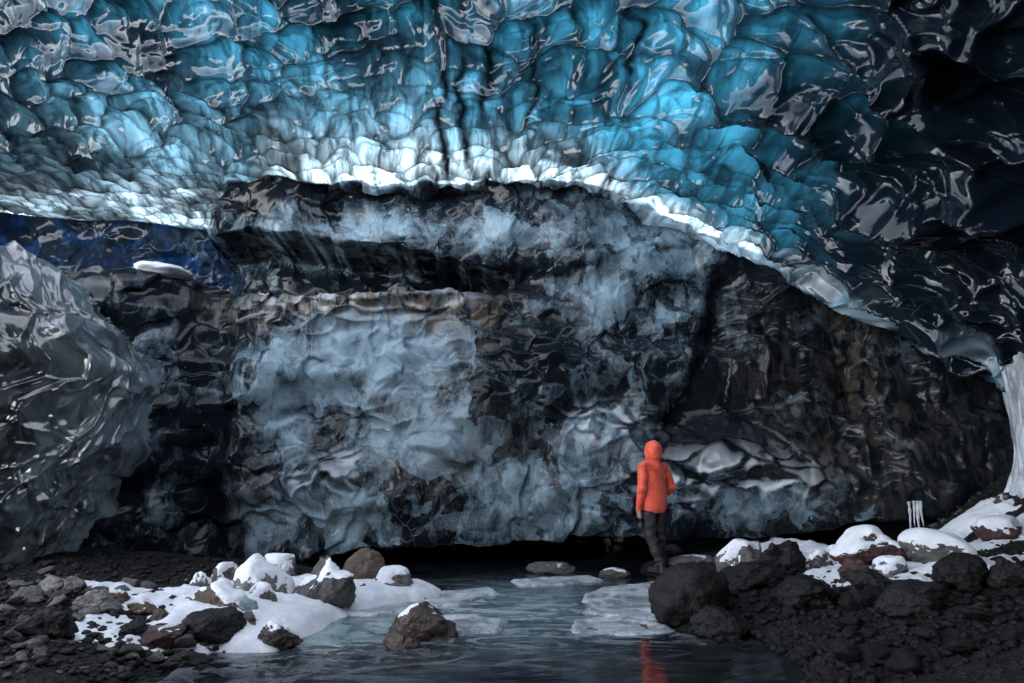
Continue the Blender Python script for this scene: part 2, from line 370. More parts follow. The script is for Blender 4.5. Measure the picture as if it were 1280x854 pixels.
dy = np.cumsum(np.cos(ang)*ds); dz = np.cumsum(np.sin(ang)*ds); dy -= dy[i0]; dz -= dz[i0]
back = np.minimum(sv, 0)
PX = np.broadcast_to(cx, (len(sv), len(cx))).copy(); S = np.broadcast_to(sv[:,None], PX.shape)
PY = ly[None]-dy[:,None]; PZ = lz[None]+np.where(sv < 0, 0, dz)[:,None]-back[:,None]*(.05+.85*ss(1.0, 2.6, cx))[None]
P = np.stack([PX, PY, PZ], -1)
N = -grid_normals(P)
if N[len(sv)//2, len(cx)//2, 2] > 0: N = -N
P[...,2] += .30*fbm2(PX*.35, S*.4, 3, 81)*ss(2.0, 4.0, S)
wx = PX+.20*fbm2(PX*.7, S*.7, 3, 82)+.22*S; ws = S+.20*fbm2(PX*.7+9, S*.7, 3, 83); wx = wx+.07*fbm2(PX*2.6, S*2.6, 2, 182); ws = ws+.07*fbm2(PX*2.6+5, S*2.6, 2, 183)
d1, v1, k1, t1 = dishes(wx/.64, ws/.56, 84, 40, .22, .9, True)
d2, v2, k2, t2 = dishes(wx/.44+3.1, ws/.30, 85, 36, .22, .9, True)
d3, v3, k3, t3 = dishes(wx/.27+1.1, ws/.16, 86, 24, .22, .9, True)
bkx = np.interp(cx, [-5.5,-4.6,-3.9,-1.2,.2,1.4,2.2,3.0,4.0], [.5,.6,2.0,2.0,1.7,1.0,.35,.08,0])
Sj = S-bkx[None]                                  # distance from the line where roof and wall meet
up = ss(.9, 2.9, Sj); mid = ss(.3, 2.0, Sj)
calm = 1-.6*ss(-2.6,-4.2,PX)*ss(3.0,1.6,S)          # the roof flattens out towards the lower left
bead1, bead2 = np.exp(-(k1/.07)**2), np.exp(-(k2/.09)**2)
H = up*(.54*d1+.02*t1+(.016+.014*ss(2.2,4,PX))*bead1)+calm*((.30-.16*up)*d2+(1-.6*up)*.014*bead2+.05*d3*(1-.5*up))
H += .012*fbm2(wx*4.2, ws*1.1, 3, 87)*mid
for fq, am, wd, sd_ in ((1.3,.034,.055,184),(2.7,.016,.07,186),(5.2,.006,.09,188)):      # thin curved folds running across the hollows
    nn = fbm2(wx*fq+.4*ws, ws*fq*.8, 2, sd_); H += am*np.exp(-(nn/wd)**2)*ss(-.3,.3,fbm2(PX*.8+3, S*.8, 2, sd_+1))*(.35+.65*mid)*calm
H *= (ss(-.3, .3, S)*.9+.1)*(1+.7*ss(2.2,4.2,PX))
P += N*(H-.12)[...,None]
n1 = fbm2(PX*.5, S*.5, 4, 89)
rim_glow = ss(.42+.25*n1,.0,Sj)*ss(-4.3,-2.4,PX+.8*n1)*ss(5.2,3.6,PX)*(.25+.75*ss(-.15,.25,fbm2(PX*1.3, S*2.0, 4, 94)))                    # white glow along the lower lip, put into the ice colour
# ash content of the ice, milky bubbly ice, and clear ice thin enough for the sky to shine through
ash = ss(2.4, 4.7, PX+.6*n1+.30*(S-3))
ash = np.maximum(ash, ss(.6, 2.4, PX-.4*n1)*ss(4.4, 5.2, S+.3*n1))
ash = np.maximum(ash, .75*ss(-6.2,-8.6,PX+.6*n1))
vein = 0
for x_, w_, sd_, th in ((-1.05,.10,90,.30),(-.72,.07,191,.20),(-.42,.09,192,.15),(-1.35,.05,193,.0),(.35,.04,194,-.05),(1.6,.05,195,-.05),(-3.6,.09,196,-.1),(-2.2,.05,197,-.1)):
    vein = np.maximum(vein, np.exp(-((PX-x_+.18*fbm2(PX*.2, S*1.1, 3, sd_)+.06*fbm2(S*3.5, PX, 2, sd_+1))/w_)**2)*ss(.0,.35,fbm2(PX*2, S*.6, 3, sd_+2)+th))
ash = np.clip(np.maximum(ash*(1-.85*rim_glow), vein), 0, 1)
cl = np.clip(.22+.4*n1-.1*up-.9*ash+.25*ss(2.4,.6,S), 0, 1)
ledge_ = ss(1.25,.25,Sj+.35*n1)*ss(2.9,3.7,PX)*ss(8.0,6.6,PX); cl = np.clip(cl+(.25+.5*ss(-.2,.3,fbm2(PX*1.4,S*1.8,3,97)))*ledge_, 0, 1)      # grey ice along the right-hand lip
thick = (.35+.95*(up*(.6*v1+.4*v2)+(1-up)*v2))*(1-.75*up*np.exp(-(k1/.16)**2))*(1-(.6-.2*up)*np.exp(-(k2/.16)**2))*np.exp(-1.6*np.clip(up*(d1-.1)+.8*(1-up)*(d2-.1), 0, 1))
clear = np.clip((.60+.40*ss(-1.8, 1.6, PX)+.6*ss(1.6,.3,Sj)*ss(4.2,2.6,PX)-.4*ss(2.8,4.2,PX))*(1-ash)*np.clip(.62+.75*n1+.35*fbm2(PX*.9+S*.5, S*.7, 3, 93), .10, .95)*np.maximum(thick, rim_glow)*(1+.3*rim_glow), 0, 1)
white = np.clip(ss(1.9,.4,Sj+.5*n1)*.6*ss(2.6,.6,PX)+.24*ss(1.0,-2.0,PX+.5*n1)*ss(5.0,2.0,S)+.8*rim_glow+ss(.9,.3,Sj)*ss(-4.3,-2.8,PX), 0, 1)  # whiter by the wall: junction glow put into the transmitted colour
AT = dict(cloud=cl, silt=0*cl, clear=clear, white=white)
VS, QS, FL = [P.reshape(-1,3)], [grid_quads(*PX.shape)], [np.stack([PX, S, .3*v1], -1).reshape(-1,3)]
# unseen roof added over and behind the camera to shape the light, with the skylight between the two and the cave mouth far behind
rx, ry = np.meshgrid(np.arange(-13, 10.6, .12), np.arange(-9, 6.0, .12))
edge = .6+3.2*ss(.5, 4.5, rx)+1.2*ss(-4.5,-9,rx)+.35*fbm2(rx*.5, rx*0, 3, 96)
ryy = -9+(ry+9)*(edge+9)/15
q1, _, _, _ = dishes(rx/1.1, ryy/1.4, 97, 12)
rz = 8.0-np.where(rx > -1, .045, .020)*np.abs(rx+1)**2+.35*fbm2(rx*.3, ryy*.3, 3, 98)-.5*q1-1.0*ss(6,9,rx)-1.5*ss(-9.5,-12.5,rx)
shut = ss(-10.5,-7.5,rx); rz = rz*(1-shut*(1-ss(-9,-7.2,ryy)))-.3*shut*ss(-7.5,-9,ryy)
lo_v = np.stack([rx, ryy, rz], -1); hi_v = np.stack([rx, ryy-.25, rz+.35], -1); nr, nc = rx.shape; n0_ = len(VS[0]); m = nr*nc
Q1 = grid_quads(nr, nc); i = np.arange(m).reshape(nr, nc)
side = np.stack([i[-1,:-1], i[-1,1:], i[-1,1:]+m, i[-1,:-1]+m], 1)
VS += [lo_v.reshape(-1,3), hi_v.reshape(-1,3)]; QS += [Q1[:,::-1]+n0_, Q1+n0_+m, side+n0_]; FL.append(np.concatenate([VS[1], VS[2]]))
me = mesh_np('ice_ceiling', np.concatenate(VS), np.concatenate(QS))
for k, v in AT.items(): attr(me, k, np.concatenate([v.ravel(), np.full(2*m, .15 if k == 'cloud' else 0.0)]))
attr(me, 'flow', np.concatenate(FL))
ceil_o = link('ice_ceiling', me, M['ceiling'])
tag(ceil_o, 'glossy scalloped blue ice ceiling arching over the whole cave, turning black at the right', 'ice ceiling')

# ------------------------------------------------------------------ back wall
wxs = np.concatenate([np.arange(-19, -11, .07), np.arange(-11, 10.5, .019)]); wzs = np.concatenate([np.arange(-.5, .05, .03), np.arange(.05, 6.75, .0165)])
X, Z = np.meshgrid(wxs, wzs)
base = np.interp(wxs, [-19,-11,-5.5,-3,0,3,5,7,10.5], [6.0,10.8,11.2,11.0,10.9,10.6,10.0,9.2,8.0])
base = smooth1(base, 81)
Wy = np.broadcast_to(base, X.shape).copy()
def curve(pts, Yd):
    k = np.array([aty(px, py, Yd) for px, py in pts]); return np.interp(wxs, k[:,0], k[:,2])
zl = smooth1(curve([(-200,330),(80,326),(240,328),(300,346),(420,362),(500,356),(580,350),(640,350)], 10.4), 31)   # ledge
zu = smooth1(curve([(200,290),(270,278),(330,286),(430,300),(560,324),(620,342)], 11.2), 31)             # underside of upper slab
zb = smooth1(curve([(-100,815),(170,810),(250,770),(330,722),(450,692),(600,688),(760,680),(1000,672),(1060,650),(1160,640),(1260,612),(1400,600)], 10.2), 41)  # lower lip
xa, xb = aty(560,350,10.4)[0], aty(690,350,10.4)[0]
led = 1-ss(xa, xb, X)
n0 = fbm2(X*.45, Z*.6, 3, 101)
zl2 = zl[None]+.05*fbm2(X*2.2, Z*0, 3, 102); zu2 = zu[None]+.09*fbm2(X*1.6, Z*0, 3, 103); zb2 = zb[None]+.05*fbm2(X*1.5, Z*0, 4, 104)
low = 1-ss(-.09, .14, Z-zl2)                               # 1 below the ledge
upp = ss(-.10, .10, Z-zu2)
hole = 1-ss(aty(225,280,12)[0], aty(285,280,12)[0], X+.25*fbm2(Z*1.2, X*.3, 3, 105))
Wy += led*((1-low)*1.7*(1-upp*(1-hole)*.78)-low*.28)+hole*(1-low)*1.3
Wy += .34*n0-.30*np.exp(-((Z-1.0)/.8)**2)*ss(-5,-2,X)+.10*(Z-2)*ss(0,3,X)*.6
Wy += .55*np.exp(-((X-aty(235,560,10.6)[0])/.55)**2)*low            # black cleft beside the left bulge
diag = (X-aty(905,340,10.3)[0])*math.cos(.40)+(Z-aty(905,340,10.3)[2])*-math.sin(.40)   # edge of the blue face
Wy += .22*ss(-.15,.3,diag+.10*fbm2(X*2,Z*2,3,106))*ss(1.6,2.6,Z)
und = ss(.03, -.10, Z-zb2); Wy += und*3.0
Z = np.minimum(Z, (lipcurve(wxs)[1]+.40+.9*ss(2.4,6,wxs))[None])
P = np.stack([X, Wy, Z], -1); N = grid_normals(P)
if N[200,500,1] > 0: N = -N
def WALL_Y(x, z): return float(Wy[np.argmin(abs(wzs-z)), np.argmin(abs(wxs-x))])
def wblob(lst, Yd=10.5):
    m = np.zeros_like(X)
    for px, py, rx, ry, a in lst:
        c = aty(px, py, Yd); k = Yd/F*1.02; m = np.maximum(m, a*np.exp(-(((X-c[0])/(rx*k))**2+((Z-c[2])/(ry*k))**2)))
    return m
w1 = X+.25*fbm2(X*1.1, Z*1.1, 3, 107); w2 = Z+.22*fbm2(X*1.1+7, Z*1.1, 3, 108)
e1, _, k1, _ = dishes(w1/.46, w2/.24, 109, 26); e2, _, _, _ = dishes(w1/.22+2.2, w2/.15, 110, 12); _, _, k3, tl3 = dishes(w1/.8, w2/.75, 111, 30); _, _, _, tl4 = dishes(w1/.33, w2/.36, 115, 30)
rip = wblob([(470,385,130,34,1.0),(560,410,70,40,.7),(390,605,80,40,.9),(520,520,90,60,.6),(660,440,120,30,.7),(740,530,60,30,1.0),(880,590,110,34,1.3),(990,430,90,120,.65),(1050,560,60,80,.5)])
und_m = 1-und
H = (.24*(1-.55*ss(1.6,3.2,X))*tl3+.065*tl4+rip*(.26*e1+.02*e2+.012*np.exp(-(k1/.10)**2))+.020*fbm2(X*2, Z*1.6, 2, 112)+.0015*fbm2(X*11, Z*7, 3, 113)+.008*fbm2(X*7, Z*1.1, 2, 114)*ss(1.5,3.5,X))
P += N*(H*(.25+.75*und_m))[...,None]
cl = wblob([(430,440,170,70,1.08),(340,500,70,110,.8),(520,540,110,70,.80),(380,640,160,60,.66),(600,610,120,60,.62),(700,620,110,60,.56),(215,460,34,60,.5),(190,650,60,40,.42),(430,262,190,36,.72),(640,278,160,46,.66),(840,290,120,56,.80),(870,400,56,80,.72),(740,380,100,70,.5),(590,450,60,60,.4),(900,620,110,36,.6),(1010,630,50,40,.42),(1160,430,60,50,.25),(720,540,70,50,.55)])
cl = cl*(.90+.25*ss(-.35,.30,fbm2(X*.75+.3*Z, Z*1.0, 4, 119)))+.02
black = np.clip(wblob([(230,560,40,170,1.0),(430,318,190,30,1.0),(570,338,80,22,.9),(215,385,140,40,.9),(1000,440,110,90,.8),(1160,560,110,110,.85),(720,420,90,40,.4),(700,490,90,34,.4)]), 0, 1)  # black ice, plus the shade under the overhanging slab painted in
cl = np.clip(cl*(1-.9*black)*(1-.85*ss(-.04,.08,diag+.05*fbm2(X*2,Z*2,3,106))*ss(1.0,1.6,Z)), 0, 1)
silt = np.clip(wblob([(440,375,150,26,1.0),(560,390,50,40,.9),(520,520,60,60,.6),(560,560,80,50,.45),(1060,450,30,90,.45),(1060,540,120,110,.22),(960,450,60,90,.18),(300,600,30,80,.3),(250,330,60,12,.7)]), 0, 1)
navy = hole*(1-low)
N2 = grid_normals(P); N2 = N2 if N2[200,500,1] < 0 else -N2
WALL_P = P[...,1].copy()
me = mesh_np('ice_wall', P.reshape(-1,3), grid_quads(*X.shape))
frost_glint = wblob([(760,532,46,22,.9),(890,596,80,22,1.0),(930,606,60,20,.9),(395,600,56,22,.7),(430,575,30,12,.7),(430,376,120,20,.55),(540,372,50,24,.4)])*ss(.10,.30,k1+.12*fbm2(X*5,Z*5,3,116))*ss(.3,.6,.5+.7*fbm2(X*1.6,Z*3.5,3,117)+.15)*ss(-.35,.15,N2[...,2])  # frost on upward faces, with sky glints along the ledge painted white
attr(me, 'frost_glint', np.clip(frost_glint,0,1).ravel())
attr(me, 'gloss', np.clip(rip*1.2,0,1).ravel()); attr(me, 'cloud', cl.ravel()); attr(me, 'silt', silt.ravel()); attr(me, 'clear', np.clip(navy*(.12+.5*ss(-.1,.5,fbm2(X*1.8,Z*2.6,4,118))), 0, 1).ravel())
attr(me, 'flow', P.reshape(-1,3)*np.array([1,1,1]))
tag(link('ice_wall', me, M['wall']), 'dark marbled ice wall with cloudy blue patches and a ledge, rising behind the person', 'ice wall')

# ------------------------------------------------------------------ left buttress
zt = np.linspace(-.2, 1, 360); top = aty(60, 330, 7.9)[2]
zz = np.concatenate([np.arange(-.15, top, .0155), np.full(26, top)])
edge_px = [(60,760),(62,715),(95,680),(132,640),(145,590),(180,560),(186,520),(190,500),(204,465),(182,446),(150,402),(112,362),(60,322)]
E = np.array([aty(px, py, 7.9) for px, py in edge_px]); o = np.argsort(E[:,2]); E = E[o]
xe = np.interp(zz, E[:,2], E[:,0])-.26
tt = np.concatenate([np.linspace(0, .52, 400), np.linspace(.52, 1, 60)[1:]])
capk = np.concatenate([np.ones(len(zz)-26), np.linspace(1, .02, 26)])
fe = np.sqrt(np.clip(1-((zz-top+.35)/.35).clip(0,1)**2*.6, 0, 1))*capk
TT, ZZ = np.meshgrid(tt, zz); a = (xe+9.4)[:,None]*np.ones_like(TT); a = np.where(capk[:,None] < 1, a*(.9+.1*capk[:,None]), a)
phi = TT*np.pi
PXb = -9.4+a*np.sin(phi)**.75; PYb = 8.0-np.cos(phi)*1.7*fe[:,None]*(.75+.25*ss(3.6,1.2,ZZ))
ZZ = ZZ+np.where(capk < 1, (1-capk)*.16, 0)[:,None]
PYb += .25*fbm2(PXb*.8, ZZ*.8, 3, 121)
P = np.stack([PXb, PYb, ZZ], -1); N = grid_normals(P)
if N[150,150,1] > 0: N = -N
arc = TT*8
f1 = arc+.35*fbm2(arc*.8, ZZ*.8, 3, 122); f2 = ZZ-.35*arc+.35*fbm2(arc*.8+5, ZZ*.8, 3, 123)
g1, _, _, u1 = dishes(f1/.75, f2/.5, 124, 30); g2, _, kb, u2 = dishes(f1/.3, f2/.26, 125, 30); g3, _, _, _ = dishes(f1/.14, f2/.12, 126, 20)
ter = np.abs(((f2*1.1+.2*fbm2(arc*1.5, ZZ, 3, 127)) % 1)-.5)*2
H = .24*g1+.11*g2+.12*u1+.06*u2+ss(.01,.10,abs(TT-.5))*(.03*g3+.010*np.exp(-(kb/.1)**2))+.07*ter*ss(1.2,1.8,ZZ)+.05*fbm2(f1*4+f2*2.5, f2*1.0, 3, 128)*ss(2,1.2,ZZ)*ss(.01,.12,abs(TT-.5))
H *= np.where(capk[:,None] < 1, capk[:,None], 1)
P += N*(H-.1)[...,None]
me = mesh_np('ice_buttress', P.reshape(-1,3), grid_quads(*TT.shape))
cb = np.clip(.55+.5*fbm2(arc*.7, ZZ*.7, 4, 129), .15, 1)
attr(me, 'cloud', cb.ravel()); attr(me, 'silt', (.35*ss(.2,.6,fbm2(arc*.6+4, ZZ*.9, 3, 130))).ravel()); attr(me, 'clear', (.35+.3*fbm2(arc*.9, ZZ*.9, 3, 131)).clip(0,.8).ravel())
attr(me, 'flow', np.stack([arc+ZZ*.5, PYb*.3, ZZ-.3*arc], -1).reshape(-1,3))
tag(link('ice_buttress', me, M['buttress']), 'pale glassy ice buttress with layered ridges bulging in at the left edge', 'ice block')

# ------------------------------------------------------------------ rocks
import bmesh
def ico(sub):
    bm = bmesh.new(); bmesh.ops.create_icosphere(bm, subdivisions=sub, radius=1.0)
    V = np.array([v.co[:] for v in bm.verts]); Fc = np.array([[v.index for v in f.verts] for f in bm.faces]); bm.free(); return V, Fc
ICO = {k: ico(k) for k in (1,2,3,4,5)}
def rock_shape(seed, size, sub=4, cuts=7, hard=.8, rough=.10):
    V, Fc = ICO[sub]; V = V.copy(); rg = np.random.RandomState(seed)
    V *= 1+.16*fbm3(V*1.1+seed, 2, seed)[:,None]
    for k in range(cuts):
        n = rg.normal(size=3); n[2] = abs(n[2])*.8 if k < cuts*.6 else n[2]; n /= np.linalg.norm(n); d = rg.uniform(.48, .80)
        V -= np.maximum(V@n-d, 0)[:,None]*n*hard
    V *= 1+rough*(fbm3(V*2.6+seed*3, 5, seed+5, .62))[:,None]+.05*np.abs(fbm3(V*5+seed, 3, seed+6))[:,None]
    lo, hi = V.min(0), V.max(0); V = (V-(lo+hi)/2)/((hi-lo)/2)*np.array(size)/2
    return V, Fc
def vnormals(V, Fc):
    fn = np.cross(V[Fc[:,1]]-V[Fc[:,0]], V[Fc[:,2]]-V[Fc[:,0]]); n = np.zeros_like(V)
    for k in range(3): np.add.at(n, Fc[:,k], fn)
    return n/(np.linalg.norm(n, axis=1, keepdims=True)+1e-12)
def snow_cap(parent, V, Fc, amount, thick, seed):
    n = vnormals(V, Fc)
    for _ in range(5):                                   # snow bridges small dents
        a = np.zeros_like(n); c = np.zeros(len(n))
        for k in range(3): np.add.at(a, Fc[:,k], n[Fc[:,(k+1)%3]]+n[Fc[:,(k+2)%3]]); np.add.at(c, Fc[:,k], 2)
        n = a/c[:,None]
    w = n[:,2]+.36*fbm3(V*5/np.ptp(V[:,0])+seed, 4, seed+9, .55)-(1-amount)
    keep = (w[Fc] > -.06).any(1)
    if not keep.any(): return
    f = Fc[keep]; lab = np.arange(len(V))                # one patch of snow per boulder: the biggest
    while True:
        m_ = lab[f].min(1); l2 = lab.copy()
        for k in range(3): np.minimum.at(l2, f[:,k], m_)
        if (l2 == lab).all(): break
        lab = l2[l2]
    fl = lab[f[:,0]]; ids, cnt_ = np.unique(fl, return_counts=True); f = f[fl == ids[cnt_.argmax()]]
    u, inv = np.unique(f, return_inverse=True); f = inv.reshape(-1,3)
    off = thick*ss(-.04, .40, w[u])*(1+.12*fbm3(V[u]*9, 3, seed+4))-.006
    P = V[u]+n[u]*off[:,None]*.5+np.array([0,0,1.])*off[:,None]*.6
    core = w[u] > .12                                        # the snow evens out the roughness below it
    for _ in range(6):
        a = np.zeros_like(P); c = np.zeros(len(P))
        for k in range(3): np.add.at(a, f[:,k], P[f[:,(k+1)%3]]+P[f[:,(k+2)%3]]); np.add.at(c, f[:,k], 2)
        P = np.where((core & (c > 0))[:,None], .4*P+.6*a/np.maximum(c,1)[:,None], P)
    P[core, 2] += .006
    return link('snow_cap', mesh_np('snow_cap', P, f), M['snow'], parent)
SOFT = {41, 42, 21, 18, 20, 48, 51}
def rock(px, py, wpx, hpx, label, mat='rock', snow=0, thick=.045, seed=1, cuts=7, hard=.8, rot=0, depth=.85, name='boulder', cat='boulder', sub=4, group=None, rough=.10):
    c = hit(px, py); k = c[1]/F*1.03; w_, h_ = wpx*k, hpx*k; sink = .22
    if seed in SOFT: cuts, hard, rough = 5, .55, .10
    V, Fc = rock_shape(seed, (w_, w_*depth, h_*(1+sink)), sub, cuts, hard, rough)
    V[:,2] += h_*(1+sink)/2-h_*sink
    o = link(name, mesh_np(name, V, Fc), M[mat]); yb = c[1]+w_*depth*.36; o.location = (c[0]*yb/c[1] if False else c[0], yb, c[2]-.01)
    tag(o, label, cat, group)
    if snow: snow_cap(o, V, Fc, snow, thick, seed)
    return o
B = [
 (245,742,26,22,'small round boulder with a snow cap, at the left end of the snowy boulder cluster','rock',.75,11),
 (274,740,40,30,'rounded pale boulder capped with snow behind the flat-topped wide boulder','rock',.75,12),
 (320,752,70,50,'large snow-plastered boulder in the middle of the left cluster with a bare lower front','rock',.72,13),
 (344,722,40,24,'pointed snowy boulder peeking out at the back between two big ones','rock',.7,14),
 (268,770,72,36,'wide flat-topped boulder with a thick snow slab above its bare brown side','brown_rock',.55,15),
 (322,762,40,26,'low snow-topped boulder in front of the big snow-plastered one','rock',.7,16),
 (402,762,74,58,'largest grey boulder on the left bank, steep bare face, snow on one shoulder','rock',.50,217),
 (452,730,52,40,'smooth bare brown boulder wedged under the ice wall','brown_rock',0,18),
 (450,747,20,16,'small bare stone poking out of the snow below the brown boulder','rock',.2,19),
 (492,742,50,26,'low boulder with a smooth white snow drift, last one before the river','rock',.62,20),
 (252,810,72,40,'dark bare rounded boulder standing in the snow bank on the left','dark_rock',0,21),
 (196,812,50,24,'reddish low boulder next to the dark one on the left bank','red_rock',.12,22),
 (224,836,54,18,'flat black slab of rock near the bottom left waterline','dark_rock',0,23),
 (345,814,50,30,'wet low rock with a snow patch at the left edge of the ice sheet','wet_rock',.35,24),
 (116,764,50,24,'grey egg-shaped boulder in the left rubble','rock',.05,25),
 (24,756,46,20,'broad grey boulder at the far left of the rubble pile','rock',0,26),
 (54,742,44,20,'grey boulder on top of the left rubble pile below the buttress','rock',.1,27),
 (84,744,34,22,'upright grey boulder at the right end of the left rubble pile top','rock',0,28),
 (66,756,26,18,'small dark purple boulder leaning on the left rubble pile','red_rock',0,29),
 (108,745,40,12,'flat grey slab on the right shoulder of the left rubble pile','rock',.1,30),
 (145,756,24,16,'small brown-grey boulder beyond the egg-shaped one','brown_rock',.1,31),
 (172,768,32,14,'flat brown stone half buried in snow, left of the snowy cluster','brown_rock',.25,32),
 (198,780,22,18,'small pointed tan boulder in the snow left of the wide flat-topped one','brown_rock',.1,33),
 (160,800,40,24,'black angular boulder in the left gravel beside the reddish one','dark_rock',0,34),
 (40,800,70,34,'big black boulder in the shaded gravel at the left','dark_rock',0,35),
 (870,778,98,66,'big black rounded boulder at the right edge of the river, below the person','dark_rock',0,41),
 (908,798,74,34,'black boulder at the waterline in front of the biggest right boulder','dark_rock',0,42),
 (931,722,58,40,'boulder speckled with snow just behind the big black one on the right','rock',.62,43),
 (982,722,58,42,'dark humped boulder on the right bank under the ice wall edge','dark_rock',0,44),
 (950,742,72,36,'dark low boulder between the big black one and the humped one','dark_rock',0,45),
 (1092,710,80,46,'large boulder blanketed in snow with a dark red front','red_rock',.60,146),
 (1128,710,56,30,'dark red bare boulder leaning on the snow-blanketed one','red_rock',.1,47),
 (1190,712,84,42,'smooth round boulder under a full snow cover on the right bank','rock',.85,48),
 (1121,724,40,22,'small pale boulder with a snow top in front of the dark red one','rock',.6,49),
 (1080,726,46,26,'dark red block in front of the snow-blanketed boulder','red_rock',0,50),
 (1213,738,60,42,'dark round boulder at the right in front of the snow-covered one','dark_rock',0,51),
 (1030,712,26,20,'small snowy boulder in the gap right of the dark humped one','rock',.6,52),
 (1048,702,24,16,'little snowy stone close under the right ice wall edge','rock',.7,53),
 (1268,736,44,36,'black boulder cut off by the right edge of the picture','dark_rock',0,54),
 (1100,745,60,30,'black low boulder in the shaded rubble of the right bank','dark_rock',0,55),
 (1020,760,80,34,'black broad boulder in the shaded rubble close behind the waterline boulders','dark_rock',0,56),
 (1160,770,90,36,'black broad boulder in the shaded rubble at the lower right','dark_rock',0,57),
 (1062,668,52,22,'dark boulder hidden in the gap below the right wall','dark_rock',0,58),
]
for px, py, wp, hp, lab, mt, sn, sd_ in B:
    rock(px, py, wp, hp, lab, mt, sn, seed=sd_, hard=.8 if mt in ('dark_rock','brown_rock') else .95, sub=5, rough=.15, thick=.038 if sn > .5 else .028, cuts=11)
rock(526,800,84,38,'wet brown boulder with ice crust standing in the middle of the river','wet_rock',.38,.02,61,rough=.14)
rock(500,812,44,20,'black wet rock frozen in the ice in front of the brown river boulder','wet_rock',0,.02,62)
for px, py, wp, hp, lab, sd_ in [(770,722,40,10,'low flat stone far back in the dark gap behind the right ice sheet',63),(690,718,60,12,'flat dark stone far back in the water under the wall',64),(868,708,60,12,'flat grey stone at the right behind the boots of the person',65)]:
    rock(px, py, wp, hp, lab, 'rock', .1, .02, sd_, hard=.5)
c = rock(304,775,26,24,'translucent pale blue ice lump at the foot of the wide flat-topped boulder','blue_ice',0,seed=66,name='ice_lump',cat='ice lump',hard=.9,rough=.05)

# small loose stones, one mesh per shape, each stone its own object
SM = []
for k in range(7):
    V, Fc = rock_shape(200+k, (1,.8,[.6,.45,.7,.35,.55,.65,.5][k]), 3, 11, 1.0, .16); SM.append((V, Fc))
sm_me = {}
def stones(n, pick, mat, label, group, seed, smin_, smax_):
    rg = np.random.RandomState(seed)
    for i in range(n):
        px, py = pick(rg); c = hit(px, py); k = rg.randint(len(SM)); key = (k, mat)
        if key not in sm_me:
            sm_me[key] = mesh_np('stone', *SM[k]); sm_me[key].materials.append(M[mat]); sm_me[key].polygons.foreach_set('use_smooth', np.ones(len(SM[k][1]), bool))
        o = bpy.data.objects.new('stone', sm_me[key]); COL.objects.link(o); q = smin_*(smax_/smin_)**(rg.rand()**1.6)
        o.location = (c[0], c[1], tz(c[0], c[1])+.18*q); o.rotation_euler = (rg.normal()*.25, rg.normal()*.25, rg.rand()*6.28); o.scale = (q, q*rg.uniform(.8,1.2), q*rg.uniform(.7,1.1))
        tag(o, label, 'stone', group)
def pickL(rg):
    while True:
        px, py = rg.uniform(-20,330), rg.uniform(708,850)
        if py > 708+.12*px and px < 330-(py-760)*.9+30 and px < 250-(py-790)*1.6+60: return px, py
def pickR(rg):
    while True:
        px, py = rg.uniform(900,1290), rg.uniform(705,850)
        if px > 905+max(0,py-770)*1.4: return px, py
def pickS(rg):
    while True:
        px, py = rg.uniform(1160,1275), rg.uniform(602,668)
        if py > 640-(px-1150)*.45: return px, py
stones(165, pickL, 'rock', 'small grey stone lying loose among the snow and rubble of the left bank', 'small stones on the left bank', 1, .05, .20)
stones(84, pickR, 'dark_rock', 'small black stone lying in the shaded rubble of the right bank', 'small stones on the right bank', 2, .08, .26)
stones(46, pickS, 'rock', 'small pebble on the gravel slope beside the ice column', 'pebbles on the gravel slope', 3, .05, .15)
# gravel: thousands of pebbles as one mass
rg = np.random.RandomState(9); VS, QS = [], []; nv = 0
for k in range(9000):
    if k < 4500: x, y = rg.uniform(-7,-.8), 4.4+4.2*rg.rand()**1.3
    else: x, y = rg.uniform(1.6,7.4), 4.4+4.6*rg.rand()**1.2
    VS.append((x,y))
XYg = np.array(VS); sdg = river_sd(XYg[:,0], XYg[:,1]); XYg = XYg[sdg > -.05]; zg = T(XYg[:,0], XYg[:,1]); VS = []
PB = [rock_shape(300+k, (1,.8,.65), 1, 4, .8, .05) for k in range(8)]
for (x, y), z in zip(XYg, zg):
    V, Fc = PB[rg.randint(8)]; q = .025+.075*rg.rand()**2.2; a = rg.rand()*6.28; c_, s_ = math.cos(a), math.sin(a)
    W = V@np.array([[c_,-s_,0],[s_,c_,0],[0,0,1]])*q+np.array([x,y,z+.12*q]); VS.append(W); QS.append(Fc+nv); nv += len(W)
tag(link('gravel', mesh_np('gravel', np.concatenate(VS), np.concatenate(QS)), M['dark_rock']), 'dark loose gravel covering both banks of the river', kind='stuff')

